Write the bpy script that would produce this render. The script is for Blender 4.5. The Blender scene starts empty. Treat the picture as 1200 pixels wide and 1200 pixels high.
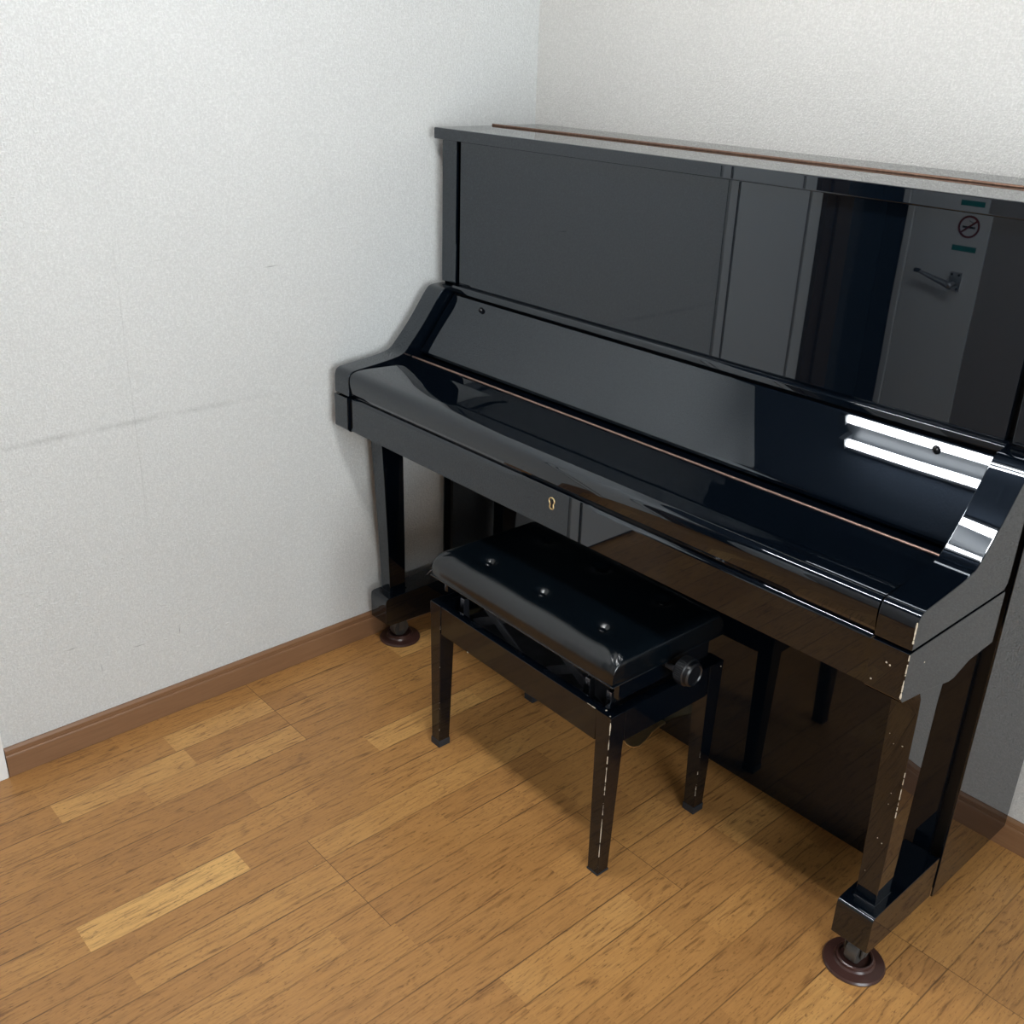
import bpy, bmesh, math, random
from mathutils import Vector, Matrix
random.seed(7)
S = bpy.context.scene
COL = S.collection
PI = math.pi

# ------------------------------------------------------------------ materials
def new_mat(name):
    m = bpy.data.materials.new(name); m.use_nodes = True
    nt = m.node_tree
    b = nt.nodes['Principled BSDF']
    return m, nt, b

def N(nt, t, **kw):
    n = nt.nodes.new(t)
    for k, v in kw.items():
        if k == 'inp':
            for kk, vv in v.items():
                n.inputs[kk].default_value = vv
        else:
            setattr(n, k, v)
    return n

def math_n(nt, op, a, b=None, c=None):
    n = nt.nodes.new('ShaderNodeMath'); n.operation = op
    for i, v in enumerate((a, b, c)):
        if v is None: continue
        if isinstance(v, (int, float)): n.inputs[i].default_value = v
        else: nt.links.new(v, n.inputs[i])
    return n.outputs[0]

def mix_col(nt, fac, a, b, mode='MIX'):
    n = nt.nodes.new('ShaderNodeMix'); n.data_type = 'RGBA'; n.blend_type = mode
    for sock, v in ((n.inputs[0], fac), (n.inputs[6], a), (n.inputs[7], b)):
        if isinstance(v, (int, float)): sock.default_value = v
        elif isinstance(v, tuple): sock.default_value = (*v, 1) if len(v) == 3 else v
        else: nt.links.new(v, sock)
    return n.outputs[2]

def simple(name, col, rough=.5, metal=0, ior=1.5, bump=None, noise_scale=40, var=.0):
    m, nt, b = new_mat(name)
    b.inputs['Base Color'].default_value = (*col, 1)
    b.inputs['Roughness'].default_value = rough
    b.inputs['Metallic'].default_value = metal
    b.inputs['IOR'].default_value = ior
    tc = N(nt, 'ShaderNodeTexCoord')
    nz = N(nt, 'ShaderNodeTexNoise', inp={'Scale': noise_scale, 'Detail': 4})
    nt.links.new(tc.outputs['Object'], nz.inputs['Vector'])
    if var:
        c = mix_col(nt, nz.outputs['Fac'], tuple(x*(1-var) for x in col), tuple(min(1, x*(1+var)) for x in col))
        nt.links.new(c, b.inputs['Base Color'])
    if bump:
        bp = N(nt, 'ShaderNodeBump', inp={'Strength': bump, 'Distance': .002})
        nt.links.new(nz.outputs['Fac'], bp.inputs['Height'])
        nt.links.new(bp.outputs['Normal'], b.inputs['Normal'])
    return m

def lacquer(name, rough=.010, wob=.010, ior=1.75):
    m, nt, b = new_mat(name)
    b.inputs['Base Color'].default_value = (.0014, .0028, .0052, 1)
    b.inputs['IOR'].default_value = ior
    b.inputs['Specular Tint'].default_value = (.86, .93, 1.0, 1)
    tc = N(nt, 'ShaderNodeTexCoord')
    nz = N(nt, 'ShaderNodeTexNoise', inp={'Scale': 6, 'Detail': 0})
    nt.links.new(tc.outputs['Object'], nz.inputs['Vector'])
    bp = N(nt, 'ShaderNodeBump', inp={'Strength': wob, 'Distance': .01})
    nt.links.new(nz.outputs['Fac'], bp.inputs['Height'])
    nt.links.new(bp.outputs['Normal'], b.inputs['Normal'])
    # fine wiping haze
    n2 = N(nt, 'ShaderNodeTexNoise', inp={'Scale': 9, 'Detail': 6, 'Roughness': .7})
    nt.links.new(tc.outputs['Object'], n2.inputs['Vector'])
    mr = N(nt, 'ShaderNodeMapRange', inp={1: .35, 2: .75, 3: rough*.8, 4: rough*2.0})
    nt.links.new(n2.outputs['Fac'], mr.inputs[0])
    nt.links.new(mr.outputs[0], b.inputs['Roughness'])
    return m

M = {}
M['lacquer'] = lacquer('black_lacquer')
M['lacquer_low'] = lacquer('lower_panel_lacquer', .03, .010, 1.48)
M['lacquer_bench'] = lacquer('bench_lacquer', .05, .015, 1.6)
M['chip'] = simple('bare_wood_chip', (.55, .47, .36), .7, var=.3, noise_scale=200)
M['copper'] = simple('copper_hinge', (.42, .28, .23), .40, 1.0, var=.25, noise_scale=120)
M['hinge_dark'] = simple('tarnished_hinge', (.20, .12, .085), .5, .7, var=.4, noise_scale=160)
M['brass'] = simple('brass', (.85, .66, .36), .38, 1.0, var=.15)
M['rubber'] = simple('boot_rubber', (.012, .017, .024), .55, bump=.2, noise_scale=90)
M['bumper'] = simple('bumper_rubber', (.006, .006, .007), .18)
M['steel'] = simple('dark_steel', (.16, .165, .185), .35, .8, var=.3)
M['steel_bright'] = simple('plated_steel', (.34, .36, .42), .25, 1.0, var=.3)
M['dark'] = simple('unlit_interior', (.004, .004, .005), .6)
M['plastic'] = simple('knob_plastic', (.004, .005, .007), .30)
M['cup'] = simple('caster_cup_plastic', (.050, .022, .018), .28, var=.15)
M['caster'] = simple('caster_iron', (.10, .095, .09), .5, .6, var=.3)
M['white_paint'] = simple('white_door_paint', (.80, .82, .82), .35, bump=.05, noise_scale=60)
M['white_trim'] = simple('white_casing', (.80, .81, .80), .4, bump=.05, noise_scale=60)
M['gasket'] = simple('door_gap', (.03, .03, .033), .7)
M['brown_post'] = simple('brown_post_wood', (.060, .040, .028), .45, var=.3, noise_scale=20)
M['navy'] = simple('dark_glass', (.018, .026, .036), .15)
M['grey_wall'] = simple('taupe_wallpaper', (.34, .32, .30), .9, bump=.3, noise_scale=300, var=.06)
M['ceiling'] = simple('dark_acoustic_ceiling', (.045, .060, .085), .95, bump=.4, noise_scale=150, var=.2)
M['teal'] = simple('teal_tape', (.0, .24, .20), .5, var=.1)
M['sign_white'] = simple('sign_white', (.78, .78, .78), .4)
M['sign_red'] = simple('sign_red', (.20, .012, .022), .4)
M['sign_black'] = simple('sign_black', (.012, .012, .012), .4)
M['alu'] = simple('brushed_aluminium', (.55, .56, .58), .3, 1.0, var=.1)
M['fixture'] = simple('grey_fixture_enamel', (.030, .033, .037), .35)

def leather():
    m, nt, b = new_mat('black_vinyl_leather')
    b.inputs['Base Color'].default_value = (.0012, .0030, .0050, 1)
    b.inputs['Roughness'].default_value = .25
    b.inputs['IOR'].default_value = 1.6
    tc = N(nt, 'ShaderNodeTexCoord')
    v = N(nt, 'ShaderNodeTexVoronoi', inp={'Scale': 420})
    nt.links.new(tc.outputs['Object'], v.inputs['Vector'])
    n2 = N(nt, 'ShaderNodeTexNoise', inp={'Scale': 22, 'Detail': 3})
    nt.links.new(tc.outputs['Object'], n2.inputs['Vector'])
    h = math_n(nt, 'ADD', math_n(nt, 'MULTIPLY', v.outputs['Distance'], .12), n2.outputs['Fac'])
    bp = N(nt, 'ShaderNodeBump', inp={'Strength': .12, 'Distance': .004})
    nt.links.new(h, bp.inputs['Height']); nt.links.new(bp.outputs['Normal'], b.inputs['Normal'])
    return m
M['leather'] = leather()

def wallpaper(name, base, marks):
    m, nt, b = new_mat(name)
    b.inputs['Roughness'].default_value = .85
    b.inputs['Specular IOR Level'].default_value = .25
    geo = N(nt, 'ShaderNodeNewGeometry')
    pos = geo.outputs['Position']
    # woven emboss: two crossed stretched noises + grain
    hs = []
    for sc in ((260, 260, 90), (260, 90, 260), (90, 260, 260)):
        mp = N(nt, 'ShaderNodeMapping'); mp.inputs['Scale'].default_value = sc
        nt.links.new(pos, mp.inputs['Vector'])
        nz = N(nt, 'ShaderNodeTexNoise', inp={'Scale': 1.0, 'Detail': 2, 'Roughness': .6})
        nt.links.new(mp.outputs[0], nz.inputs['Vector']); hs.append(nz.outputs['Fac'])
    h = math_n(nt, 'MAXIMUM', math_n(nt, 'MAXIMUM', hs[0], hs[1]), hs[2])
    vor = N(nt, 'ShaderNodeTexVoronoi', inp={'Scale': 240}); nt.links.new(pos, vor.inputs['Vector'])
    h = math_n(nt, 'ADD', h, math_n(nt, 'MULTIPLY', vor.outputs['Distance'], -.25))
    bp = N(nt, 'ShaderNodeBump', inp={'Strength': .8, 'Distance': .004})
    nt.links.new(h, bp.inputs['Height']); nt.links.new(bp.outputs['Normal'], b.inputs['Normal'])
    mr = N(nt, 'ShaderNodeMapRange', inp={1: .36, 2: .66, 3: .88, 4: 1.07}); nt.links.new(h, mr.inputs[0])
    big = N(nt, 'ShaderNodeTexNoise', inp={'Scale': 1.6, 'Detail': 5, 'Roughness': .6}); nt.links.new(pos, big.inputs['Vector'])
    mb = N(nt, 'ShaderNodeMapRange', inp={1: .3, 2: .7, 3: .965, 4: 1.02}); nt.links.new(big.outputs['Fac'], mb.inputs[0])
    k = math_n(nt, 'MULTIPLY', mr.outputs[0], mb.outputs[0])
    if marks:
        sx = N(nt, 'ShaderNodeSeparateXYZ'); nt.links.new(pos, sx.inputs[0])
        y, z = sx.outputs[1], sx.outputs[2]
        wob = N(nt, 'ShaderNodeTexNoise', inp={'Scale': 7, 'Detail': 4}); nt.links.new(pos, wob.inputs['Vector'])
        w = math_n(nt, 'MULTIPLY', math_n(nt, 'SUBTRACT', wob.outputs['Fac'], .5), .012)
        def band(coord, c, hw):
            dd = math_n(nt, 'ABSOLUTE', math_n(nt, 'SUBTRACT', math_n(nt, 'ADD', coord, w), c))
            q = N(nt, 'ShaderNodeMapRange', inp={1: 0, 2: hw, 3: 1, 4: 0}); q.clamp = True
            nt.links.new(dd, q.inputs[0]); return q.outputs[0]
        def rng(coord, a, bb, soft=.05):
            q1 = N(nt, 'ShaderNodeMapRange', inp={1: a, 2: a+soft, 3: 0, 4: 1}); nt.links.new(coord, q1.inputs[0])
            q2 = N(nt, 'ShaderNodeMapRange', inp={1: bb-soft, 2: bb, 3: 1, 4: 0}); nt.links.new(coord, q2.inputs[0])
            return math_n(nt, 'MULTIPLY', q1.outputs[0], q2.outputs[0])
        patch = N(nt, 'ShaderNodeTexNoise', inp={'Scale': 11, 'Detail': 5, 'Roughness': .7}); nt.links.new(pos, patch.inputs['Vector'])
        pm = N(nt, 'ShaderNodeMapRange', inp={1: .40, 2: .62, 3: .15, 4: 1}); nt.links.new(patch.outputs['Fac'], pm.inputs[0])
        # rubbed line at chair-back height, the paper seam, a few small scratches
        s = math_n(nt, 'MULTIPLY', math_n(nt, 'MULTIPLY', band(z, .738, .010), rng(y, -1.6, -.75, .25)), pm.outputs[0])
        k = math_n(nt, 'MULTIPLY', k, math_n(nt, 'SUBTRACT', 1, math_n(nt, 'MULTIPLY', s, .2)))
        sm = math_n(nt, 'MULTIPLY', band(y, -1.125, .0016), rng(z, .3, 1.25, .3))
        k = math_n(nt, 'MULTIPLY', k, math_n(nt, 'SUBTRACT', 1, math_n(nt, 'MULTIPLY', sm, .13)))
        for (yy, zz, hy, hz) in ((-1.325, .255, .013, .0016), (-1.08, .21, .0016, .012), (-1.18, .205, .022, .0012), (-1.27, .18, .0012, .014), (-.78, 1.03, .02, .0014)):
            sc_ = math_n(nt, 'MULTIPLY', band(z, zz, hz), band(y, yy, hy))
            k = math_n(nt, 'MULTIPLY', k, math_n(nt, 'SUBTRACT', 1, math_n(nt, 'MULTIPLY', sc_, .55)))
    c = nt.nodes.new('ShaderNodeVectorMath'); c.operation = 'SCALE'
    c.inputs[0].default_value = base
    nt.links.new(k, c.inputs['Scale'])
    nt.links.new(c.outputs[0], b.inputs['Base Color'])
    return m
M['wall_left'] = wallpaper('wallpaper_left', (.672, .684, .676), True)
M['wall_back'] = wallpaper('wallpaper_back', (.645, .640, .615), False)

def floor_mat():
    m, nt, b = new_mat('oak_strip_floor')
    geo = N(nt, 'ShaderNodeNewGeometry'); pos = geo.outputs['Position']
    tone = N(nt, 'ShaderNodeAttribute', attribute_name='tone'); t = tone.outputs['Fac']
    seed = N(nt, 'ShaderNodeAttribute', attribute_name='seed'); sd = seed.outputs['Fac']
    edge = N(nt, 'ShaderNodeAttribute', attribute_name='panel')
    # grain coordinates shifted per piece
    cmb = N(nt, 'ShaderNodeCombineXYZ'); nt.links.new(math_n(nt, 'MULTIPLY', sd, 37.0), cmb.inputs[0]); nt.links.new(math_n(nt, 'MULTIPLY', sd, 91.0), cmb.inputs[1]); nt.links.new(math_n(nt, 'MULTIPLY', sd, 53.0), cmb.inputs[2])
    va = nt.nodes.new('ShaderNodeVectorMath'); va.operation = 'ADD'; nt.links.new(pos, va.inputs[0]); nt.links.new(cmb.outputs[0], va.inputs[1])
    def mapped(sc):
        mp = N(nt, 'ShaderNodeMapping'); mp.inputs['Scale'].default_value = sc; nt.links.new(va.outputs[0], mp.inputs['Vector']); return mp.outputs[0]
    # cathedral figure: rings of a distorted distance field
    fig = N(nt, 'ShaderNodeTexNoise', inp={'Scale': 1.0, 'Detail': 2, 'Roughness': .45, 'Distortion': .6}); nt.links.new(mapped((13, 2.2, 1)), fig.inputs['Vector'])
    rings = math_n(nt, 'FRACT', math_n(nt, 'MULTIPLY', fig.outputs['Fac'], 13.0))
    ringm = math_n(nt, 'ABSOLUTE', math_n(nt, 'SUBTRACT', rings, .5))          # 0..0.5
    rm = N(nt, 'ShaderNodeMapRange', inp={1: .0, 2: .22, 3: 1, 4: 0}); nt.links.new(ringm, rm.inputs[0])
    fine = N(nt, 'ShaderNodeTexNoise', inp={'Scale': 1.0, 'Detail': 5, 'Roughness': .65}); nt.links.new(mapped((210, 14, 1)), fine.inputs['Vector'])
    fm = N(nt, 'ShaderNodeMapRange', inp={1: .44, 2: .68, 3: 0, 4: 1}); nt.links.new(fine.outputs['Fac'], fm.inputs[0])
    pore = N(nt, 'ShaderNodeTexNoise', inp={'Scale': 1.0, 'Detail': 2, 'Roughness': .5}); nt.links.new(mapped((360, 90, 1)), pore.inputs['Vector'])
    pm = N(nt, 'ShaderNodeMapRange', inp={1: .60, 2: .70, 3: 0, 4: 1}); nt.links.new(pore.outputs['Fac'], pm.inputs[0])
    grain = math_n(nt, 'ADD', math_n(nt, 'MULTIPLY', math_n(nt, 'MULTIPLY', rm.outputs[0], fm.outputs[0]), .75), math_n(nt, 'MULTIPLY', fm.outputs[0], .36))
    grain = math_n(nt, 'ADD', grain, math_n(nt, 'MULTIPLY', pm.outputs[0], .5))
    cloud = N(nt, 'ShaderNodeTexNoise', inp={'Scale': 5, 'Detail': 4, 'Roughness': .6}); nt.links.new(pos, cloud.inputs['Vector'])
    ramp = N(nt, 'ShaderNodeValToRGB')
    e = ramp.color_ramp.elements
    e[0].position = 0; e[0].color = (.345, .162, .052, 1)
    e[1].position = 1; e[1].color = (.74, .43, .145, 1)
    x = ramp.color_ramp.elements.new(.5); x.color = (.48, .240, .074, 1)
    tt = math_n(nt, 'ADD', t, math_n(nt, 'MULTIPLY', math_n(nt, 'SUBTRACT', cloud.outputs['Fac'], .5), .45))
    nt.links.new(tt, ramp.inputs[0])
    col = mix_col(nt, math_n(nt, 'MINIMUM', grain, .85), ramp.outputs[0], (.16, .070, .024))
    # grooves between strips (every .0725 m across x)
    sx = N(nt, 'ShaderNodeSeparateXYZ'); nt.links.new(pos, sx.inputs[0])
    u = math_n(nt, 'DIVIDE', math_n(nt, 'SUBTRACT', sx.outputs[0], .009), .0725)
    fr = math_n(nt, 'FRACT', math_n(nt, 'ADD', u, 100.0))
    dist = math_n(nt, 'MULTIPLY', math_n(nt, 'MINIMUM', fr, math_n(nt, 'SUBTRACT', 1.0, fr)), .0725)
    gn = N(nt, 'ShaderNodeTexNoise', inp={'Scale': 5.0, 'Detail': 3}); nt.links.new(pos, gn.inputs['Vector'])
    gw = N(nt, 'ShaderNodeMapRange', inp={1: .35, 2: .65, 3: .25, 4: 1.0}); nt.links.new(gn.outputs['Fac'], gw.inputs[0])
    gm = N(nt, 'ShaderNodeMapRange', inp={1: .0006, 2: .0019, 3: 1, 4: 0}); nt.links.new(dist, gm.inputs[0])
    groove = math_n(nt, 'MULTIPLY', gm.outputs[0], gw.outputs[0])
    col = mix_col(nt, math_n(nt, 'MULTIPLY', groove, .85), col, (.045, .020, .009))
    col = mix_col(nt, math_n(nt, 'MULTIPLY', edge.outputs['Fac'], .75), col, (.05, .022, .010))
    # tiny pale chips of worn finish
    ch = N(nt, 'ShaderNodeTexVoronoi', inp={'Scale': 30}); nt.links.new(pos, ch.inputs['Vector'])
    cm = math_n(nt, 'LESS_THAN', ch.outputs['Distance'], .045)
    sel = math_n(nt, 'GREATER_THAN', ch.outputs['Color'], .93)
    col = mix_col(nt, math_n(nt, 'MULTIPLY', math_n(nt, 'MULTIPLY', cm, sel), .7), col, (.66, .50, .34))
    nt.links.new(col, b.inputs['Base Color'])
    rr = N(nt, 'ShaderNodeMapRange', inp={1: .3, 2: .7, 3: .30, 4: .46}); nt.links.new(cloud.outputs['Fac'], rr.inputs[0])
    nt.links.new(rr.outputs[0], b.inputs['Roughness'])
    h = math_n(nt, 'SUBTRACT', math_n(nt, 'MULTIPLY', grain, -.25), groove)
    bp = N(nt, 'ShaderNodeBump', inp={'Strength': .35, 'Distance': .001}); nt.links.new(h, bp.inputs['Height'])
    nt.links.new(bp.outputs['Normal'], b.inputs['Normal'])
    return m
M['floor'] = floor_mat()

def trim_wood():
    m, nt, b = new_mat('brown_baseboard')
    geo = N(nt, 'ShaderNodeNewGeometry')
    mp = N(nt, 'ShaderNodeMapping'); mp.inputs['Scale'].default_value = (6, 6, 120); nt.links.new(geo.outputs['Position'], mp.inputs['Vector'])
    nz = N(nt, 'ShaderNodeTexNoise', inp={'Scale': 1.5, 'Detail': 5}); nt.links.new(mp.outputs[0], nz.inputs['Vector'])
    c = mix_col(nt, nz.outputs['Fac'], (.185, .092, .043), (.27, .145, .074))
    nt.links.new(c, b.inputs['Base Color']); b.inputs['Roughness'].default_value = .42
    return m
M['trim'] = trim_wood()

def emit(name, col, s):
    m, nt, b = new_mat(name)
    b.inputs['Base Color'].default_value = (*col, 1)
    b.inputs['Emission Color'].default_value = (*col, 1)
    b.inputs['Emission Strength'].default_value = s
    return m
M['tube'] = emit('fluorescent_tube', (1.0, .995, .98), 60.0)
M['tube_b'] = emit('fresh_fluorescent_tube', (1.0, .995, .98), 18.0)

# ------------------------------------------------------------------ mesh helpers
def bevel_all(bm, w, seg=2, ang=25):
    es = [e for e in bm.edges if len(e.link_faces) == 2 and e.calc_face_angle(0) > math.radians(ang)]
    if es and w > 0:
        bmesh.ops.bevel(bm, geom=es, offset=w, segments=seg, profile=.5, affect='EDGES', clamp_overlap=True)

def join_into(dst, src):
    me = bpy.data.meshes.new('tmp'); src.to_mesh(me); src.free(); dst.from_mesh(me); bpy.data.meshes.remove(me)

def box(bm, a, b, bev=0, seg=2, mi=0):
    t = bmesh.new()
    bmesh.ops.create_cube(t, size=1)
    for v in t.verts:
        v.co = Vector([(a[i]+b[i])/2 + v.co[i]*(b[i]-a[i]) for i in range(3)])
    bevel_all(t, bev, seg)
    for f in t.faces: f.material_index = mi
    join_into(bm, t)

def hexa(bm, bot, top, bev=0, seg=2, mi=0):
    t = bmesh.new()
    vb = [t.verts.new(p) for p in bot]; vt = [t.verts.new(p) for p in top]
    t.faces.new(vb[::-1]); t.faces.new(vt)
    for i in range(4): t.faces.new((vb[i], vb[(i+1) % 4], vt[(i+1) % 4], vt[i]))
    bmesh.ops.recalc_face_normals(t, faces=t.faces)
    bevel_all(t, bev, seg)
    for f in t.faces: f.material_index = mi
    join_into(bm, t)

def prism_x(bm, prof, x0, x1, bev=0, seg=2, ang=25, mi=0):
    t = bmesh.new()
    A = [t.verts.new((x0, y, z)) for y, z in prof]; B = [t.verts.new((x1, y, z)) for y, z in prof]
    n = len(prof)
    t.faces.new(A); t.faces.new(B[::-1])
    for i in range(n): t.faces.new((A[i], B[i], B[(i+1) % n], A[(i+1) % n]))
    bmesh.ops.recalc_face_normals(t, faces=t.faces)
    bevel_all(t, bev, seg, ang)
    for f in t.faces: f.material_index = mi
    join_into(bm, t)

def tube(bm, p, q, r, n=16, mi=0, r2=None):
    p, q = Vector(p), Vector(q); d = q-p
    t = bmesh.new()
    bmesh.ops.create_cone(t, cap_ends=True, segments=n, radius1=r, radius2=r if r2 is None else r2, depth=d.length)
    rot = d.to_track_quat('Z', 'Y').to_matrix().to_4x4()
    t.transform(Matrix.Translation((p+q)/2) @ rot)
    for f in t.faces: f.material_index = mi
    join_into(bm, t)

def lathe(bm, prof, origin, axis='Z', n=48, mi=0):
    """prof: list of (r, h) revolved around axis through origin"""
    t = bmesh.new(); rings = []
    for r, h in prof:
        ring = []
        for i in range(n):
            a = 2*PI*i/n
            c, s = math.cos(a)*r, math.sin(a)*r
            co = (c, s, h) if axis == 'Z' else ((h, c, s) if axis == 'X' else (c, h, s))
            ring.append(t.verts.new(Vector(co)+Vector(origin)))
        rings.append(ring)
    for a, b in zip(rings, rings[1:]):
        for i in range(n): t.faces.new((a[i], a[(i+1) % n], b[(i+1) % n], b[i]))
    t.faces.new(rings[0]); t.faces.new(rings[-1])
    bmesh.ops.recalc_face_normals(t, faces=t.faces)
    for f in t.faces: f.material_index = mi
    join_into(bm, t)

def ball(bm, c, r, sc=(1, 1, 1), mi=0):
    t = bmesh.new(); bmesh.ops.create_uvsphere(t, u_segments=20, v_segments=12, radius=r)
    for v in t.verts: v.co = Vector([v.co[i]*sc[i]+c[i] for i in range(3)])
    for f in t.faces: f.material_index = mi
    join_into(bm, t)

def smooth_prof(pts, it=2):
    for _ in range(it):
        out = [pts[0]]
        for a, b in zip(pts, pts[1:]):
            out += [(a[0]*.75+b[0]*.25, a[1]*.75+b[1]*.25), (a[0]*.25+b[0]*.75, a[1]*.25+b[1]*.75)]
        pts = out + [pts[-1]]
    return pts

def obj(name, bm, mats, parent=None, sharp=32, smooth=True):
    me = bpy.data.meshes.new(name)
    bm.normal_update(); bm.to_mesh(me); bm.free()
    for m in (mats if isinstance(mats, (list, tuple)) else [mats]): me.materials.append(m)
    if smooth:
        me.polygons.foreach_set('use_smooth', [True]*len(me.polygons))
        me.set_sharp_from_angle(angle=math.radians(sharp))
    o = bpy.data.objects.new(name, me); COL.objects.link(o)
    if smooth:
        wn = o.modifiers.new('weighted_normal', 'WEIGHTED_NORMAL'); wn.keep_sharp = True; wn.weight = 100
    if parent: o.parent = parent
    return o

def empty(name, loc, label, cat, group=None, rz=0):
    o = bpy.data.objects.new(name, None); COL.objects.link(o)
    o.location = loc; o.rotation_euler = (0, 0, rz); o.empty_display_size = .1
    o['label'] = label; o['category'] = cat
    if group: o['group'] = group
    return o

def tag(o, label, cat, group=None):
    o['label'] = label; o['category'] = cat
    if group: o['group'] = group
    return o

def struct(name, bm, mats, parent=None, label=None, **kw):
    o = obj(name, bm, mats, parent, **kw)
    if not parent: o['kind'] = 'structure'
    if label: o['label'] = label
    return o

# ------------------------------------------------------------------ room
CEIL = 2.27
XR_ROOM = 3.45
YF = -2.5
def shell():
    bm = bmesh.new(); box(bm, (-.12, -1.50, -.0), (0, .12, CEIL)); struct('wall_left', bm, M['wall_left'], smooth=False)
    bm = bmesh.new(); box(bm, (0, 0, 0), (XR_ROOM, .12, CEIL)); struct('wall_back', bm, M['wall_back'], smooth=False)
    bm = bmesh.new()
    wy0, wy1, wz0, wz1 = -2.30, -.75, .55, 2.0  # unseen window opening, added as daylight fill to even out the walls
    for a, b in (((YF, 0), (wy0, CEIL)), ((wy1, 0), (.12, CEIL)), ((wy0, 0), (wy1, wz0)), ((wy0, wz1), (wy1, CEIL))):
        box(bm, (XR_ROOM, a[0], a[1]), (XR_ROOM+.12, b[0], b[1]))
    struct('wall_right', bm, M['wall_back'], smooth=False)
    bm = bmesh.new(); f = .045
    ym = (wy0+wy1)/2
    for a, b in (((wy0, wz0), (wy1, wz0+f)), ((wy0, wz1-f), (wy1, wz1)), ((wy0, wz0+f), (wy0+f, wz1-f)), ((wy1-f, wz0+f), (wy1, wz1-f)), ((ym-f/2, wz0+f), (ym+f/2, wz1-f))):
        box(bm, (XR_ROOM+.03, a[0], a[1]), (XR_ROOM+.08, b[0], b[1]), .002)
    w2 = struct('added_fill_window', bm, M['alu'])
    bm = bmesh.new(); box(bm, (XR_ROOM-.015, wy0-.03, wz0-.025), (XR_ROOM+.03, wy1+.03, wz0-.0005), .003); obj('fill_window_sill', bm, M['white_trim'], w2)
    # sampling portal for the sky fill through the added window
    L = bpy.data.lights.new('fill_window_portal', 'AREA'); L.shape = 'RECTANGLE'; L.size = wy1-wy0; L.size_y = wz1-wz0; L.cycles.is_portal = True
    lo = bpy.data.objects.new('fill_window_portal', L); COL.objects.link(lo); lo.location = (XR_ROOM+.10, ym, (wz0+wz1)/2)
    lo.rotation_euler = Vector((-1, 0, 0)).to_track_quat('-Z', 'Z').to_euler()
    bm = bmesh.new(); box(bm, (.412, YF-.12, 0), (XR_ROOM, YF, CEIL)); box(bm, (.09, YF-.12, 1.93), (.412, YF, CEIL)); struct('wall_front', bm, M['grey_wall'], smooth=False)
    bm = bmesh.new(); box(bm, (-.12, YF-.12, CEIL), (XR_ROOM+.12, .12, CEIL+.1)); struct('ceiling', bm, M['ceiling'], smooth=False)
shell()

def floor():
    W = .0725; X0 = .009 - 2*W; nstrip = int((XR_ROOM+.1 - X0)/W)+2
    y0, y1 = YF-.12, .1
    me_v, me_f, tone, seed, pan = [], [], [], [], []
    rnd = random.Random(21)
    panel_joint = {0: -.93, 1: -1.9, 2: -1.108, 3: -.62, 4: -1.52, 5: -.40}
    for i in range(nstrip):
        xa, xb = X0+i*W, X0+(i+1)*W
        p = (i-2)//4
        pj = panel_joint.get(p, -.3-rnd.random()*1.2)
        joints = {pj, pj-1.74, pj+1.74}
        cuts = set(joints)
        y = y0 + rnd.random()*.3
        while y < y1:
            if all(abs(y-c) > .09 for c in cuts): cuts.add(y)
            y += .305 + rnd.uniform(-.03, .05)
        special = (i-2) == 7
        if special:
            cuts = {c for c in cuts if not (-1.80 < c < -1.0)} | {-1.55, -1.235}
        cs = sorted({y0, y1} | {c for c in cuts if y0 < c < y1})
        for a, b in zip(cs, cs[1:]):
            t = min(.85, max(.02, rnd.gauss(.42, .13)))
            if special and abs(a+1.55) < 1e-6: t = .92
            s = rnd.random()
            segs = [(a, b, 0)]
            for jv in joints:                      # dark panel-end joint, 1.2 mm wide
                if abs(jv-b) < 1e-6: segs = [(a, b-.0014, 0), (b-.0014, b, 1)]
            for sa, sb, pe in segs:
                k = len(me_v)
                me_v += [(xa, sa, 0), (xb, sa, 0), (xb, sb, 0), (xa, sb, 0)]
                me_f.append((k, k+1, k+2, k+3)); tone.append(t); seed.append(s); pan.append(pe)
    # slab sides and bottom so that the floor has a thickness
    k = len(me_v); xa, xb = X0, X0+nstrip*W
    me_v += [(xa, y0, -.05), (xb, y0, -.05), (xb, y1, -.05), (xa, y1, -.05), (xa, y0, 0), (xb, y0, 0), (xb, y1, 0), (xa, y1, 0)]
    for f in ((0, 3, 2, 1), (0, 1, 5, 4), (1, 2, 6, 5), (2, 3, 7, 6), (3, 0, 4, 7)):
        me_f.append(tuple(k+q for q in f)); tone.append(.4); seed.append(.1); pan.append(0)
    me = bpy.data.meshes.new('floor'); me.from_pydata(me_v, [], me_f)
    for n, d in (('tone', tone), ('seed', seed), ('panel', pan)):
        at = me.attributes.new(n, 'FLOAT', 'FACE'); at.data.foreach_set('value', [float(v) for v in d])
    me.materials.append(M['floor'])
    o = bpy.data.objects.new('floor', me); COL.objects.link(o); o['kind'] = 'structure'
floor()

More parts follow.
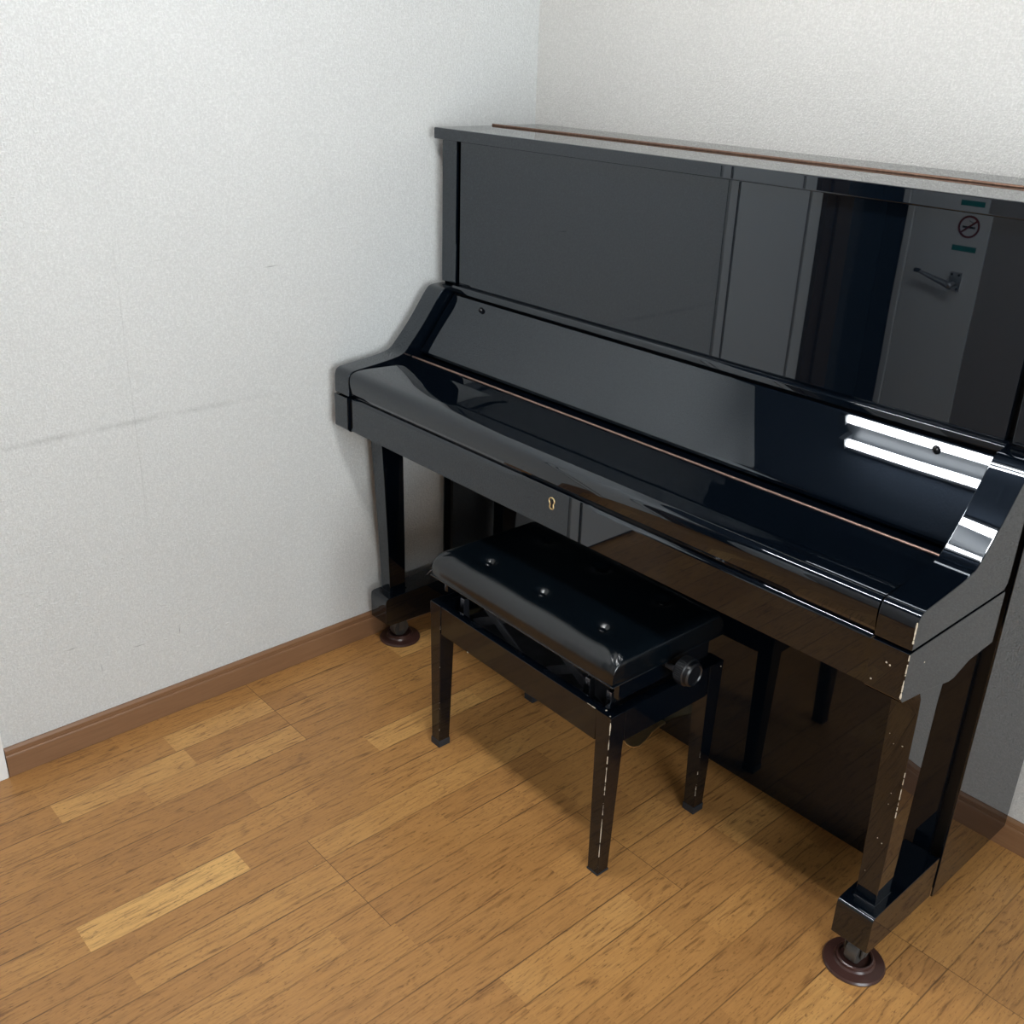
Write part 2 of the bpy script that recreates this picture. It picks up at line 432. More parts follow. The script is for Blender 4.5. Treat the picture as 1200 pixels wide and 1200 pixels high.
BB = [(0, 0), (.009, 0), (.009, .048), (.0075, .0515), (.006, .0525), (.006, .0575), (.0075, .0595), (.0075, .066), (.004, .0715), (0, .0715)]
def base_x(y, x0, x1, sgn):
    bm = bmesh.new(); prism_x(bm, [(y+sgn*a, b) for a, b in BB], x0, x1); return bm
def base_y(x, y0, y1, sgn):
    bm = bmesh.new(); prism_x(bm, [(a*sgn, b) for a, b in BB], y0, y1)
    for v in bm.verts: v.co = Vector((x+v.co.y, v.co.x, v.co.z))
    bmesh.ops.recalc_face_normals(bm, faces=bm.faces); return bm
struct('baseboard_left', base_y(0, -1.4985, -.0005, 1), M['trim'])
struct('baseboard_back', base_x(0, .0095, XR_ROOM-.0095, -1), M['trim'])
struct('baseboard_right', base_y(XR_ROOM, YF+.0005, -.0005, -1), M['trim'])
struct('baseboard_front', base_x(YF, .4125, XR_ROOM-.0095, 1), M['trim'])

# left-hand door with its white casing, past the end of the left wall
bm = bmesh.new(); box(bm, (-.12, -2.032, 0), (.0, -1.5005, CEIL)); d1 = struct('door_1', bm, M['gasket'], smooth=False)
bm = bmesh.new()
box(bm, (.0, -1.540, 0), (.012, -1.5005, 2.05), .003); box(bm, (.0, -2.032, 0), (.012, -1.965, 2.05), .003); box(bm, (.0, -1.964, 1.985), (.012, -1.541, 2.05), .003)
obj('door_casing', bm, M['white_trim'], d1)
bm = bmesh.new(); box(bm, (.0005, -1.952, .01), (.009, -1.556, 1.975), .002); obj('door_leaf', bm, M['white_paint'], d1)
bm = bmesh.new(); box(bm, (-.12, -2.215, 0), (.03, -2.0325, CEIL), .004)
box(bm, (.03, -2.150, 0), (.045, -2.09, CEIL), .004); struct('trim_1', bm, M['brown_post'])
bm = bmesh.new(); box(bm, (-.12, YF-.12, 0), (0, -2.2155, CEIL)); box(bm, (0, YF-.12, 0), (.0895, YF, CEIL)); struct('window_1', bm, M['navy'], smooth=False)
# narrow white door with lever, opposite the piano
bm = bmesh.new(); box(bm, (.0905, YF-.10, 0), (.412, YF-.03, 1.93)); d2 = struct('door_2', bm, M['gasket'], smooth=False)
bm = bmesh.new(); box(bm, (.092, YF-.03, 0), (.118, YF+.012, 1.93), .003); box(bm, (.119, YF-.03, 1.90), (.412, YF+.012, 1.93), .003); obj('door_casing', bm, M['white_trim'], d2)
bm = bmesh.new(); box(bm, (.121, YF-.03, .008), (.410, YF+.004, 1.895), .003); obj('door_leaf', bm, M['white_paint'], d2)
yd = YF+.004
bm = bmesh.new(); box(bm, (.300, yd, .715), (.345, yd+.006, .785), .002)
for sx in (.309, .336):
    for sz in (.724, .776): lathe(bm, [(.0045, yd+.006), (.0045, yd+.0085), (.002, yd+.009)], (sx, 0, sz), 'Y', 12, 1)
obj('handle_plate', bm, [M['alu'], M['sign_black']], d2)
bm = bmesh.new(); tube(bm, (.322, yd+.006, .742), (.322, yd+.046, .742), .010); ball(bm, (.322, yd+.046, .742), .0135)
tube(bm, (.322, yd+.046, .742), (.20, yd+.050, .775), .0125, 20, 0, .006); lathe(bm, [(.006, -.012), (.0075, -.010), (.0075, .010), (.006, .012)], (.196, yd+.050, .7765), 'X', 16, 1)
obj('door_lever', bm, [M['alu'], M['sign_black']], d2)

# no-smoking sign and two tape strips on that door
sg = empty('no_smoking_sign', (.333, yd, .95), 'round no smoking sign with red ring and cigarette on white door', 'sign')
bm = bmesh.new(); lathe(bm, [(.038, 0), (.038, .0012)], (0, 0, 0), 'Y', 48); obj('sign_disc', bm, M['sign_white'], sg)
bm = bmesh.new()
t = bmesh.new(); n = 64; R1, R2 = .032, .0395
vs = [[t.verts.new((math.cos(2*PI*i/n)*r, y, math.sin(2*PI*i/n)*r)) for i in range(n)] for r, y in ((R1, .0013), (R1, .0022), (R2, .0022), (R2, .0013))]
for a in range(4):
    A, B = vs[a], vs[(a+1) % 4]
    for i in range(n): t.faces.new((A[i], A[(i+1) % n], B[(i+1) % n], B[i]))
bmesh.ops.recalc_face_normals(t, faces=t.faces); join_into(bm, t)
t = bmesh.new(); bmesh.ops.create_cube(t, size=1)
for v in t.verts: v.co = Vector((v.co.x*.068, v.co.y*.0008+.0021, v.co.z*.007))
t.transform(Matrix.Rotation(math.radians(-40), 4, 'Y')); join_into(bm, t)
obj('prohibition_ring', bm, M['sign_red'], sg)
bm = bmesh.new(); box(bm, (-.024, .0013, -.005), (.018, .0017, .002)); box(bm, (.019, .0013, -.005), (.023, .0017, .002)); 
for k in range(8):
    a = k/8*PI; p0 = Vector((.008+.010*math.sin(a*1.6), .0015, .006+.0022*k)); p1 = Vector((.008+.010*math.sin((k+1)/8*PI*1.6), .0015, .006+.0022*(k+1)))
    tube(bm, p0, p1, .0009, 6)
obj('cigarette_symbol', bm, M['sign_black'], sg)
bm = bmesh.new(); box(bm, (-.045, 0, -.010), (.045, .0008, .010)); o = obj('tape_strip', bm, M['teal']); o.location = (.33, yd, .872)
tag(o, 'teal tape strip on white door below the no smoking sign', 'tape')
bm = bmesh.new(); box(bm, (-.043, 0, -.009), (.043, .0008, .009)); o = obj('tape_strip', bm, M['teal']); o.location = (.352, yd, 1.035)
tag(o, 'teal tape strip on white door above the no smoking sign', 'tape')

# ceiling lamps: twin-tube fluorescent fixtures along x
def fixture(x0, x1, yc, label, tm='tube'):
    t = empty('ceiling_light', ((x0+x1)/2, yc, CEIL), label, 'ceiling light', None)
    L = (x1-x0)/2
    bm = bmesh.new()
    prism_x(bm, [(-.10, 0), (-.10, -.018), (-.095, -.022), (.095, -.022), (.10, -.018), (.10, 0)], -L-.03, L+.03, .002)
    obj('housing', bm, M['fixture'], t)
    for s in (-1, 1):
        bm = bmesh.new(); tube(bm, (-L, s*.045, -.058), (L, s*.045, -.058), .0130, 24); obj('fluorescent_tube', bm, M[tm], t)
        for e in (-1, 1):
            bm = bmesh.new(); box(bm, (e*(L+.014)-.012, s*.045-.019, -.077), (e*(L+.014)+.012, s*.045+.019, -.020), .003); obj('lamp_holder', bm, M['fixture'], t)
    return t
fixture(.42, 1.62, -1.193, 'twin tube fluorescent ceiling light reflected in the key lid')
FIX_B = False
if FIX_B: fixture(2.10, 3.26, -1.193, 'second twin tube fluorescent ceiling light nearer the right wall', 'tube_b')

# ------------------------------------------------------------------ piano
XL, XR = .0356, 1.5196
PO = Vector(((XL+XR)/2, -.30, 0))
piano = empty('upright_piano', PO, 'glossy black upright piano with closed key lid against the back wall', 'piano')
def P(name, bm, mats, parent=None, **kw):
    for v in bm.verts: v.co -= PO
    return obj(name, bm, mats, parent or piano, **kw)
LQ = M['lacquer']
def chips_mat(): return [LQ, M['chip']]
def wear(bm, p, q, n, w, rnd, lmin=.004, lmax=.02, out=(0, 0, 0)):
    """slivers of worn finish along the edge p-q"""
    p, q = Vector(p), Vector(q); d = (q-p); L = d.length; d.normalize(); o = Vector(out)
    for _ in range(n):
        s = rnd.random(); l = rnd.uniform(lmin, lmax); ww = w*rnd.uniform(.5, 1.3)
        a = p+d*(s*L)+o; b = a+d*min(l, L*(1-s)+.001)
        tube(bm, a, b, ww, 6, 1, ww*rnd.uniform(.3, 1))

ZT, ZB = 1.285, .057
YS = -.322                                    # front of side panels
for s, (a, b) in (('l', (XL+.002, XL+.032)), ('r', (XR-.030, XR))):
    bm = bmesh.new()
    o0, o1 = (a, a+.004) if s == 'l' else (b-.004, b)
    sec = [(a, -.017), (a, YS), (a+.004, YS), (a+.004, -.292), (b, -.292), (b, -.017)] if s == 'l' else [(a, -.017), (a, -.292), (b-.004, -.292), (b-.004, YS), (b, YS), (b, -.017)]
    prism_x(bm, sec, ZB, ZT-.0005, .0012)
    for v in bm.verts: v.co = Vector((v.co.y, v.co.z, v.co.x))
    bmesh.ops.recalc_face_normals(bm, faces=bm.faces)
    P('side_panel', bm, LQ)
    bm = bmesh.new(); box(bm, (a+(.0045 if s == 'l' else 0), -.300, ZB+.002), (b-(.0045 if s == 'r' else 0), -.2925, .94)); P('rebate', bm, M['dark'], smooth=False)
# pillars beside the upper panel
for a, b in ((XL+.002, XL+.055), (XR-.055, XR)):
    bm = bmesh.new(); box(bm, (a, -.331, .953), (b, YS-.0005, ZT-.0005), .002); P('pillar', bm, LQ)
bm = bmesh.new(); box(bm, (XL+.0675, -.329, .953), (XR-.0675, -.310, ZT-.002), .0015); P('upper_panel', bm, LQ)
bm = bmesh.new(); box(bm, (XL+.033, -.30, .64), (XR-.031, -.28, ZT-.001)); box(bm, (XL+.033, -.30, .06), (XR-.031, -.285, .64)); box(bm, (XL+.033, -.04, .06), (XR-.031, -.02, ZT-.001)); P('inner_frame', bm, M['dark'], smooth=False)
# top lid: front flap, copper piano hinge, rear part
bm = bmesh.new(); box(bm, (XL-.003, -.353, ZT), (XR+.003, -.181, 1.3105), .003); P('top_lid', bm, LQ)
bm = bmesh.new(); box(bm, (XL-.003, -.1745, ZT), (XR+.003, -.017, 1.3105), .003); rear = P('rear_top_lid', bm, LQ)
bm = bmesh.new(); tube(bm, (XL+.004, -.1776, 1.3120), (XR, -.1776, 1.3120), .0028, 12); box(bm, (XL, -.1805, ZT), (XR, -.175, 1.3070)); P('top_hinge', bm, M['hinge_dark'])
# moulding under the upper panel
bm = bmesh.new(); prism_x(bm, [(-.300, .9345), (-.340, .9345), (-.345, .9375), (-.345, .9485), (-.341, .9525), (-.300, .9525)], XL+.058, XR-.058, .0015); P('rail_moulding', bm, LQ)
# arms (cheeks)
top = smooth_prof([(-.324, .9485), (-.367, .9485), (-.381, .936), (-.409, .898), (-.437, .862), (-.479, .8165), (-.493, .8045), (-.520, .798), (-.570, .7925), (-.622, .788), (-.644, .785), (-.651, .770), (-.651, .745)], 2)
prof = top + [(-.651, .7265), (-.362, .7265), (-.352, .736), (-.350, .75), (-.350, .905), (-.342, .925), (-.324, .935)]
rnd = random.Random(3)
AW = .058
for a, b in ((XL, XL+AW), (XR-AW-.002, XR)):
    bm = bmesh.new(); prism_x(bm, prof, a, b, .0022, 2, 40)
    if a > 1: wear(bm, (b-.0012, -.6505, .728), (b-.0012, -.6505, .772), 16, .0011, rnd, .003, .008)
    P('arm', bm, chips_mat())
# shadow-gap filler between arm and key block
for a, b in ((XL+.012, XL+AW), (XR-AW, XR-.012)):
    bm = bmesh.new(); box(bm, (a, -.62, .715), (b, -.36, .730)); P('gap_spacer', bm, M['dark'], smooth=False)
kb = [(-.653, .7225), (-.653, .644), (-.645, .636), (-.566, .625), (-.492, .609), (-.475, .609), (-.455, .616), (-.430, .624), (-.352, .627), (-.352, .7225)]
for a, b in ((XL-.0015, XL+.052), (XR-.060, XR)):
    bm = bmesh.new(); prism_x(bm, kb, a, b, .002, 2, 20)
    if a > 1:
        wear(bm, (b-.001, -.6525, .645), (b-.001, -.6525, .72), 22, .0010, rnd, .002, .008)
        wear(bm, (b-.001, -.6525, .645), (b-.001, -.6525, .655), 3, .0014, rnd, .006, .01)
        for (cx, cz) in ((b-.032, .694), (b-.026, .692), (b-.050, .657)): ball(bm, (cx, -.6528, cz), .0016, (1, .4, 1), 1)
        ball(bm, (b, -.60, .689), .0014, (.4, 1, 1), 1)
    P('key_block', bm, chips_mat())
# key slip: finger groove along its top edge except round the lock
x0, x1 = XL+.0555, XR-.0605
def ks(c, d): return [(-.645, .640)] + [(-.645+c*(math.sin(math.radians(62))-math.sin(math.radians(62-37*q/5)))/.460, .7235-d*(math.cos(math.radians(25))-math.cos(math.radians(62-37*q/5)))/.437) for q in range(6)] + [(-.40, .7235), (-.40, .640)]
bm = bmesh.new()
t = bmesh.new()
st = [(x0, .010, .0095), (.672, .010, .0095), (.690, .0008, .001), (.868, .0008, .001), (.886, .010, .0095), (x1-.006, .010, .0095), (x1, .001, .001)]
rows = [[t.verts.new((x, y, z)) for y, z in ks(c, d)] for x, c, d in st]
for A, B in zip(rows, rows[1:]):
    for i in range(len(A)): t.faces.new((A[i], B[i], B[(i+1) % len(A)], A[(i+1) % len(A)]))
t.faces.new(rows[0]); t.faces.new(rows[-1][::-1])
bmesh.ops.recalc_face_normals(t, faces=t.faces); join_into(bm, t)
slip = P('key_slip', bm, LQ)
bm = bmesh.new()
def keyhole_ring(bm, x, y, z, s):
    pts = []
    for i in range(20):
        a = math.radians(-60 + 300*i/19); pts.append((math.sin(a-PI*.5+PI/3+.0)*0, 0))
    out = []
    for i in range(24):
        a = math.radians(-55+290*i/23); out.append((math.cos(a)*.0062, math.sin(a)*.0062+.003))
    low = [(-.0046, -.0085), (-.0025, -.0112), (.0025, -.0112), (.0046, -.0085)]
    path = out + low
    n = len(path)
    for i in range(n):
        p, q = path[i], path[(i+1) % n]
        tube(bm, (x+p[0]*s, y, z+p[1]*s), (x+q[0]*s, y, z+q[1]*s), .0013, 8)
keyhole_ring(bm, .778, -.6456, .695, 1.15)
kh = P('keyhole', bm, M['brass'], slip)
bm = bmesh.new(); ball(bm, (.778, -.645, .698), .0045, (1, .12, 1)); box(bm, (.7757, -.6456, .684), (.7803, -.6449, .697)); P('keyhole_slot', bm, M['dark'], slip)
bm = bmesh.new(); box(bm, (XL+.05, -.60, .626), (XR-.06, -.325, .6395)); P('key_bed', bm, LQ)
# fallboard (upper sloping part) and flat front part of the key lid
FX0, FX1 = XL+.066, XR-.0675
fb_front = [(-.3465, .9285), (-.440, .8135)] + [(-.4435, .8075), (-.4425, .8015), (-.437, .7975), (-.430, .7965)]
fb = [(-.340, .931), (-.3445, .9305)] + fb_front + [(-.335, .91)]
bm = bmesh.new(); prism_x(bm, fb, FX0, FX1, .0008, 2, 60); fbo = P('fallboard', bm, LQ)
nrm = Vector((0, -.776, .631))
for bx, bz in ((.222, .9165), (1.362, .9165)):
    by = -.3465 + (.9285-bz)*(-.0935/.115)
    c = Vector((bx, by, bz))
    bm = bmesh.new(); tube(bm, c-nrm*.002, c+nrm*.004, .0062, 20); ball(bm, c+nrm*.004, .006, (1, 1, 1)); P('rubber_bumper', bm, M['bumper'], fbo)
bm = bmesh.new(); box(bm, (FX0, -.470, .772), (FX1, -.36, .7935)); P('hinge_bed', bm, LQ)
LX0, LX1 = XL+.0595, XR-.0625
lid_top = smooth_prof([(-.500, .7895), (-.560, .7875), (-.612, .7868), (-.636, .7845), (-.6475, .776), (-.6485, .758), (-.6455, .735)], 3)
lid = [(-.472, .7925), (-.472, .772), (-.600, .7248), (-.6405, .7245)] + lid_top[::-1]
bm = bmesh.new(); prism_x(bm, lid, LX0, LX1, .0014, 2, 40); lido = P('keyboard_lid', bm, LQ)
bm = bmesh.new(); tube(bm, (FX0-.004, -.4665, .7945), (FX1+.004, -.4665, .7945), .0024, 10); P('lid_hinge', bm, M['copper'], lido)
# lower panel
bm = bmesh.new(); box(bm, (XL+.0325, -.314, .052), (XR-.0305, -.3005, .6255), .002); P('lower_panel', bm, M['lacquer_low'])
# legs, toe rails, casters
for side in (0, 1):
    if side == 0: xo, xi_t, xi_b, r0, r1 = XL+.0065, XL+.0545, XL+.0455, XL, XL+.069
    else: xo, xi_t, xi_b, r0, r1 = XR-.0085, XR-.056, XR-.0535, XR-.069, XR
    xob = xo if side == 0 else XR-.0155
    bm = bmesh.new()
    t = bmesh.new(); rows = []
    for z, yf, yb, f in ((.1575, -.5335, -.484, 0), (.30, -.5400, -.486, .3), (.484, -.5505, -.490, .71), (.570, -.556, -.492, .9), (.600, -.560, -.490, .96), (.618, -.570, -.478, 1.0)):
        o_ = xob+(xo-xob)*f; i_ = xi_b+(xi_t-xi_b)*f
        rows.append([t.verts.new(p) for p in ((o_, yf, z), (i_, yf, z), (i_, yb, z), (o_, yb, z))])
    for A, B in zip(rows, rows[1:]):
        for i in range(4): t.faces.new((A[i], A[(i+1) % 4], B[(i+1) % 4], B[i]))
    t.faces.new(rows[0]); t.faces.new(rows[-1][::-1]); bmesh.ops.recalc_face_normals(t, faces=t.faces)
    bevel_all(t, .0016, 2, 40); join_into(bm, t)
    box(bm, (min(xob, xi_b)-.002, -.5365, .1572), (max(xob, xi_b)+.002, -.481, .1605), .001)
    if side:
        wear(bm, (xo-.0035, -.5435, .36), (xo-.002, -.5495, .455), 14, .0007, rnd, .003, .012)
        for _ in range(9):
            zz = rnd.uniform(.2, .58); ball(bm, (rnd.uniform(xi_b+.006, xob-.006), -.5335-(zz-.1575)*.0523, zz), rnd.uniform(.0006, .0013), (1, .35, 1), 1)
    P('leg', bm, chips_mat())
    toe = smooth_prof([(-.335, .158), (-.540, .158), (-.560, .157), (-.5645, .148), (-.5635, .12)], 2)
    toe = [(-.3335, .158)] + toe + [(-.5635, .082), (-.553, .0745), (-.3335, .066)]
    bm = bmesh.new(); prism_x(bm, toe, r0, r1, .0025, 2, 40)
    tr = P('toe_rail', bm, LQ)
    cx = (r0+r1)/2-(.003 if side == 0 else 0); cy = -.502 if side == 0 else -.528
    bm = bmesh.new()
    lathe(bm, [(.004, -.012), (.0225, -.011), (.0235, -.008), (.0235, .008), (.0225, .011), (.004, .012)], (cx, cy+.006, .0355), 'X', 32)
    P('caster_wheel', bm, M['caster'], tr)
    bm = bmesh.new()
    for e in (-1, 1): box(bm, (cx+e*.0165-.002, cy-.006, .030), (cx+e*.0165+.002, cy+.018, .074), .0015)
    lathe(bm, [(.020, .0665), (.020, .0745)], (cx, cy+.004, 0), 'Z', 24); tube(bm, (cx-.020, cy+.006, .0355), (cx+.020, cy+.006, .0355), .004, 10)
    P('caster_bracket', bm, M['caster'], tr)
    # caster cup on the floor: a thing of its own
    bm = bmesh.new()
    lathe(bm, [(.0545, .0), (.0555, .003), (.053, .0065), (.037, .0095), (.034, .0125), (.0335, .018), (.031, .0195), (.0285, .018), (.028, .0125), (.026, .0118)], (0, 0, 0), 'Z', 64)
    c = obj('caster_cup', bm, M['cup']); c.location = (cx-.001, cy+.009, 0.0003)
    tag(c, ['brown round caster cup under left leg of piano beside baseboard', 'brown round caster cup under right leg of piano on open floor'][side], 'caster cup', 'caster cups under the piano')
# pedals
for k, px in enumerate((.704, .776, .848)):
    bm = bmesh.new()
    t = bmesh.new(); rows = []
    for y, w, z, th in ((-.300, .008, .080, .007), (-.335, .008, .079, .007), (-.365, .011, .076, .007), (-.395, .0185, .072, .006), (-.415, .020, .069, .0055), (-.428, .015, .067, .004), (-.432, .006, .0665, .003)):
        rows.append([t.verts.new(p) for p in ((px-w, y, z), (px+w, y, z), (px+w*.9, y, z-th), (px-w*.9, y, z-th))])
    for A, B in zip(rows, rows[1:]):
        for i in range(4): t.faces.new((A[i], A[(i+1) % 4], B[(i+1) % 4], B[i]))
    t.faces.new(rows[0]); t.faces.new(rows[-1][::-1]); bmesh.ops.recalc_face_normals(t, faces=t.faces)
    bevel_all(t, .0012, 2, 30); join_into(bm, t); P('pedal', bm, M['brass'])

# ------------------------------------------------------------------ bench
BO = (.768, -.5585, 0)
bench = empty('piano_bench', BO, 'black tufted piano bench with height knob tucked under the key lid', 'bench', rz=-.022)
BL = M['lacquer_bench']
HX, HY = .2586, .142                          # leg centres
rb = random.Random(11)
ZR0, ZR1 = .309, .379
for sx in (-1, 1):
    for sy in (-1, 1):
        bm = bmesh.new(); ox, oy = sx*(HX+.018), sy*(HY+.020)
        def quad(wx, wy, z, ins): 
            a, b = ox-sx*ins, ox-sx*(ins+wx); c, d_ = oy-sy*ins, oy-sy*(ins+wy)
            x_, X_ = min(a, b), max(a, b); y_, Y_ = min(c, d_), max(c, d_)
            return [(x_, y_, z), (X_, y_, z), (X_, Y_, z), (x_, Y_, z)]
        hexa(bm, quad(.028, .029, .0035, .003), quad(.037, .042, ZR1, 0), .0014)
        # worn outer edge
        def edge(z):
            f = (z-.0035)/(ZR1-.0035); ins = .003*(1-f); return Vector((ox-sx*ins, oy-sy*ins, z))
        if sx == 1 and sy == -1:
            e0, e1 = edge(.02), edge(.375)
            wear(bm, e0+Vector((-.0010, .0010, 0)), e1+Vector((-.0010, .0010, 0)), 150, .0008, rb, .006, .026)
            wear(bm, edge(.35)+Vector((-.001, .001, 0)), edge(.377)+Vector((-.001, .001, 0)), 7, .0013, rb, .003, .006)
            ball(bm, (ox-.024, oy+.012, ZR1), .0018, (1, 1, .3), 1); ball(bm, (ox-.006, oy+.004, ZR1-.0005), .0018, (1, 1, .5), 1)
        elif sx == -1 and sy == -1:
            f0 = .0035; 
            for z0, z1, n in ((.03, .24, 40), (.29, .375, 5)):
                def ie(z): 
                    f = (z-.0035)/(ZR1-.0035); return Vector((ox+.003*(1-f)+.028+(.037-.028)*f, oy+.003*(1-f), z))
                wear(bm, ie(z0)+Vector((-.0010, .0010, 0)), ie(z1)+Vector((-.0010, .0010, 0)), n, .0007, rb, .004, .018)
        elif sx == 1 and sy == 1:
            e_ = lambda z: Vector((ox-.003*(1-(z-.0035)/(ZR1-.0035)), oy-.003-.029-(.042-.032)*((z-.0035)/(ZR1-.0035)), z))
            wear(bm, e_(.05)+Vector((-.001, .001, 0)), e_(.17)+Vector((-.001, .001, 0)), 34, .0008, rb, .005, .02)
            ball(bm, (ox-.001, oy-.008, ZR1-.012), .0016, (1, 1, 1), 1)
        lg = obj('leg', bm, [BL, M['chip']], bench)
        bm = bmesh.new(); h = .005 if (sx == 1 and sy == -1) else .018
        hexa(bm, quad(.031, .032, 0.0003, .0015), quad(.031, .032, h, .0015), .0015)
        if h > .01: obj('rubber_foot', bm, M['rubber'], lg)
        else: obj('foot_glide', bm, M['rubber'], lg)
xi = HX+.018-.0375; yi = HY+.020-.0425
for sy in (-1, 1):
    bm = bmesh.new(); yo = sy*(HY+.0185); box(bm, (-xi, min(yo, yo-sy*.020), ZR0), (xi, max(yo, yo-sy*.020), ZR1-.001), .0015)
    if sy < 0:
        ball(bm, (-.145, yo, ZR0+.001), .0018, (1, .5, 1), 1); wear(bm, (xi-.03, yo+.0008, ZR1-.0018), (xi, yo+.0008, ZR1-.0018), 3, .0007, rb)
    obj('rail', bm, [BL, M['chip']], bench)
for sx in (-1, 1):
    bm = bmesh.new(); xo = sx*(HX+.0165); box(bm, (min(xo, xo-sx*.020), -yi, ZR0), (max(xo, xo-sx*.020), yi, ZR1-.001), .0015); obj('rail', bm, [BL, M['chip']], bench)
# lifting mechanism in the gap: base plate, crossed arms, brackets, spindle
bm = bmesh.new(); box(bm, (-xi+.002, -yi-.018, .318), (xi-.002, yi+.018, .330), .001); obj('frame_shelf', bm, M['steel'], bench)
for sy in (-1, 1):
    for (xa, xb) in ((-.20, -.04), (.04, .20)):
        for flip in (0, 1):
            bm = bmesh.new(); za, zb = (.336, .424) if not flip else (.424, .336); y = sy*(.098+.007*flip)
            p, q = Vector((xa, y, za)), Vector((xb, y, zb)); d_ = (q-p).normalized(); nn = Vector((-d_.z, 0, d_.x))*.009; e_ = Vector((0, .0025, 0))
            hexa(bm, [p-nn-e_, q-nn-e_, q-nn+e_, p-nn+e_], [p+nn-e_, q+nn-e_, q+nn+e_, p+nn+e_], .0008)
            tube(bm, p-e_*2, p+e_*2, .005, 12); tube(bm, q-e_*2, q+e_*2, .005, 12)
            obj('lift_arm', bm, M['steel'], bench)
for bx in (-.212, .175, .232):
    bm = bmesh.new(); hexa(bm, [(bx-.010, -.128, .330), (bx+.010, -.128, .330), (bx+.010, -.108, .330), (bx-.010, -.108, .330)], [(bx-.006, -.124, .398), (bx+.006, -.124, .398), (bx+.006, -.110, .398), (bx-.006, -.110, .398)], .001)
    obj('guide_bracket', bm, M['steel_bright'], bench)
bm = bmesh.new(); tube(bm, (-.22, -.004, .428), (.300, -.004, .428), .006, 14); obj('spindle', bm, M['steel'], bench)
# seat: base board with end aprons, tufted cushion, piping, buttons
SX, SY, Z0, ZC = .2735, .1575, .4435, .4985
SO = Vector((.002, -.007, 0))
bm = bmesh.new(); box(bm, (-SX+.010+SO.x, -SY+.012+SO.y, .434), (SX-.010+SO.x, SY-.010+SO.y, .4434), .001)
for sx in (-1, 1): box(bm, (sx*(SX-.016)-.006+SO.x, -SY+.03+SO.y, .400), (sx*(SX-.016)+.006+SO.x, SY-.03+SO.y, .4345), .001)
obj('seat_base', bm, BL, bench)
BTN = [(-.168, -.084), (0, -.084), (.170, -.084), (-.168, .084), (0, .084), (.170, .084)]
def axis_pts(h, n):
    pts = []
    for i in range(n+1):
        u = -1+2*i/n; pts.append(h*math.copysign(1-(1-abs(u))**1.35, u))
    return pts
def drop(dd, r, H):
    if dd >= r: return 0
    return H*(1-math.sqrt(max(0, 1-((r-dd)/r)**2)))
bm = bmesh.new()
xs, ys = axis_pts(SX, 132), axis_pts(SY, 92)
grid = []
for x in xs:
    row = []
    for y in ys:
        dx, dy = SX-abs(x), SY-abs(y)
        D = math.hypot(drop(dx, .022, .017), drop(dy, .040, .034)); D = min(D, .036)
        z = ZC - D
        z += .004*(1-(x/SX)**2)*(1-(y/SY)**2)
        for bx, by in BTN:
            r2 = (x-bx)**2+(y-by)**2
            z -= .0125*math.exp(-r2/(2*.0095**2)) + .003*math.exp(-r2/(2*.026**2))
        # gathered pleats at the corners
        cd = math.hypot(dx, dy)
        if cd < .07:
            a = math.atan2(dy, dx+1e-6); z -= .0008*math.cos((a-PI/4)*14)*math.exp(-(cd-.03)**2/(2*.018**2))
        # corners pulled in a little
        k = max(0, 1-dx/.03)*max(0, 1-dy/.03)
        row.append(bm.verts.new((x-math.copysign(.002*k, x)+SO.x, y-math.copysign(.002*k, y)+SO.y, z)))
    grid.append(row)
for i in range(len(xs)-1):
    for j in range(len(ys)-1): bm.faces.new((grid[i][j], grid[i+1][j], grid[i+1][j+1], grid[i][j+1]))
loop = [grid[i][0] for i in range(len(xs))] + [grid[-1][j] for j in range(1, len(ys))] + [grid[i][-1] for i in range(len(xs)-2, -1, -1)] + [grid[0][j] for j in range(len(ys)-2, 0, -1)]
prev = loop
for k, (ins, zf) in enumerate(((-.0012, .66), (-.0012, .33), (.0005, .08), (.004, 0.0))):
    ring = []
    for v in loop:
        x, y = v.co.x-SO.x, v.co.y-SO.y
        ring.append(bm.verts.new((x-math.copysign(ins, x)*min(1, abs(x)/SX*1.0)**8+SO.x, y-math.copysign(ins, y)*min(1, abs(y)/SY)**8+SO.y, Z0+(v.co.z-Z0)*zf)))
    for i in range(len(loop)): bm.faces.new((prev[i], prev[(i+1) % len(loop)], ring[(i+1) % len(loop)], ring[i]))
    prev = ring
bm.faces.new(prev)
bmesh.ops.recalc_face_normals(bm, faces=bm.faces)
cush = obj('cushion', bm, M['leather'], bench, sharp=70)
bm = bmesh.new(); hx, hy, z = SX-.001, SY-.001, Z0+.0012
cs = [(-hx, -hy), (hx, -hy), (hx, hy), (-hx, hy)]
for i in range(4):
    a, b = cs[i], cs[(i+1) % 4]; tube(bm, (a[0]+SO.x, a[1]+SO.y, z), (b[0]+SO.x, b[1]+SO.y, z), .0019, 8); ball(bm, (a[0]+SO.x, a[1]+SO.y, z), .0021)
obj('piping', bm, M['leather'], cush)
for bx, by in BTN:
    bm = bmesh.new(); ball(bm, (bx+SO.x, by+SO.y, ZC-.0080), .0075, (1, 1, .45)); obj('button', bm, M['leather'], cush)
bm = bmesh.new()
tp = [(-SX-.001+SO.x, -SY+.012+SO.y, Z0+.012), (-SX-.007+SO.x, -SY+.004+SO.y, Z0+.006), (-SX-.013+SO.x, -SY-.001+SO.y, Z0-.004)]
for a, b in zip(tp, tp[1:]): tube(bm, a, b, .0006, 6)
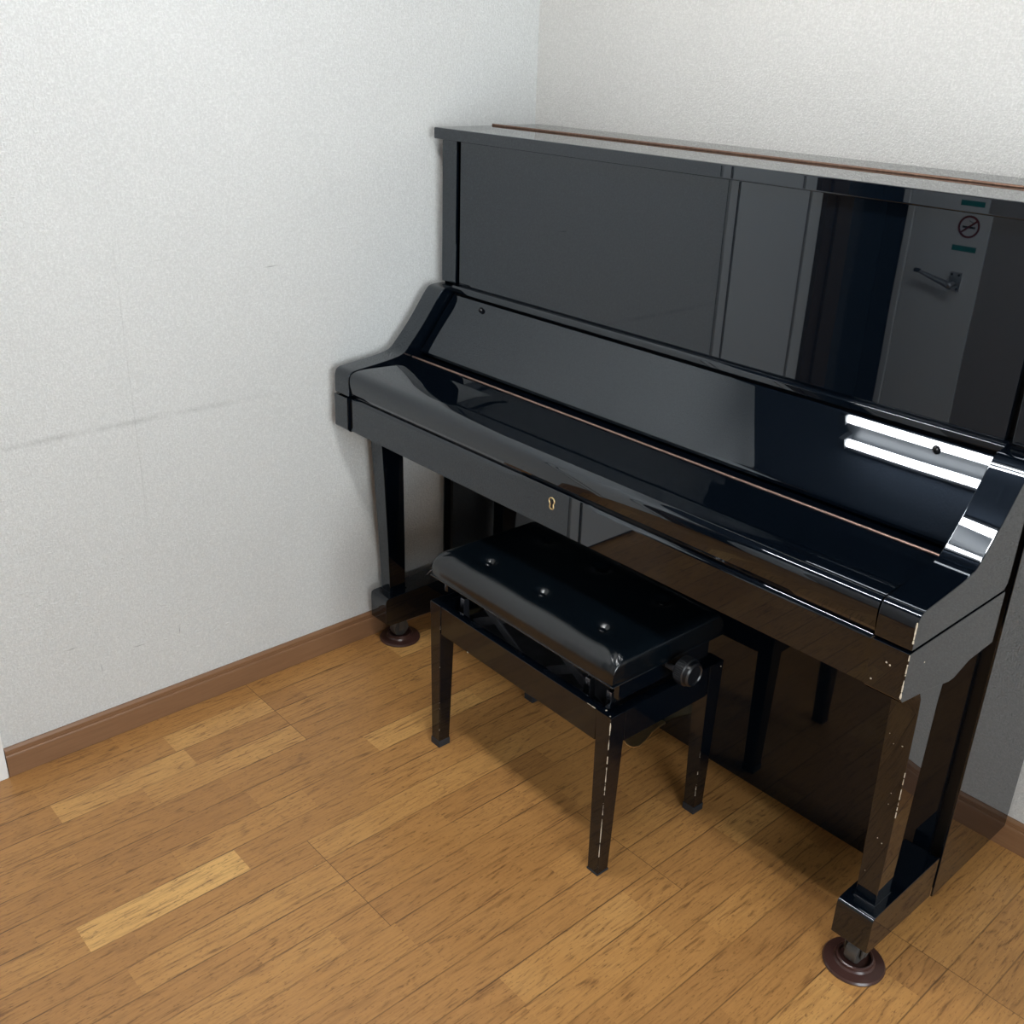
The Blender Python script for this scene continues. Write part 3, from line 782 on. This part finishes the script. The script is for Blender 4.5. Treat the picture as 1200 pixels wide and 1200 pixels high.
obj('loose_thread', bm, M['steel_bright'], cush)
# height knob on the right-hand end
bm = bmesh.new(); KX, KY, KZ = .300, -.003, .4370
pr = [(r*1.17, h) for r, h in [(.012, 0), (.0225, .0005), (.0235, .003), (.0235, .021), (.0215, .0225), (.0215, .025), (.0205, .030), (.0175, .0325), (.0155, .0305), (.006, .0300)]]
lathe(bm, pr, (KX, KY, KZ), 'X', 48)
for i in range(44):
    a = 2*PI*i/44; c, s = math.cos(a), math.sin(a)
    tube(bm, (KX+.004, KY+c*.0274, KZ+s*.0274), (KX+.0205, KY+c*.0274, KZ+s*.0274), .0010, 5)
obj('height_knob', bm, M['plastic'], bench)

# ------------------------------------------------------------------ camera
def make_cam(f=1211.5128, cx=2.059, cy=-1.9284, cz=1.4939, yaw=.8263, pitch=-.4256, roll=.0363):
    F = Vector((-math.sin(yaw)*math.cos(pitch), math.cos(yaw)*math.cos(pitch), math.sin(pitch)))
    R = F.cross(Vector((0, 0, 1))).normalized(); U = R.cross(F)
    R2 = R*math.cos(roll)+U*math.sin(roll); U2 = -R*math.sin(roll)+U*math.cos(roll)
    c = bpy.data.cameras.new('camera'); o = bpy.data.objects.new('camera', c); COL.objects.link(o)
    m = Matrix((R2, U2, -F)).transposed().to_4x4(); m.translation = Vector((cx, cy, cz)); o.matrix_world = m
    c.sensor_width = 36; c.sensor_fit = 'HORIZONTAL'; c.lens = f/1200*36; c.clip_start = .02
    S.camera = o
make_cam()

w = bpy.data.worlds.new('World'); S.world = w; w.use_nodes = True
w.node_tree.nodes['Background'].inputs[0].default_value = (.90, .965, 1.0, 1); w.node_tree.nodes['Background'].inputs[1].default_value = 7.5
S.view_settings.view_transform = 'Standard'; S.view_settings.look = 'None'
S.view_settings.exposure = .65; S.view_settings.gamma = 1; S.view_settings.use_curve_mapping = False
S.cycles.max_bounces = 12; S.cycles.glossy_bounces = 8; S.cycles.diffuse_bounces = 6
S.cycles.use_denoising = True
S.cycles.sample_clamp_indirect = 8
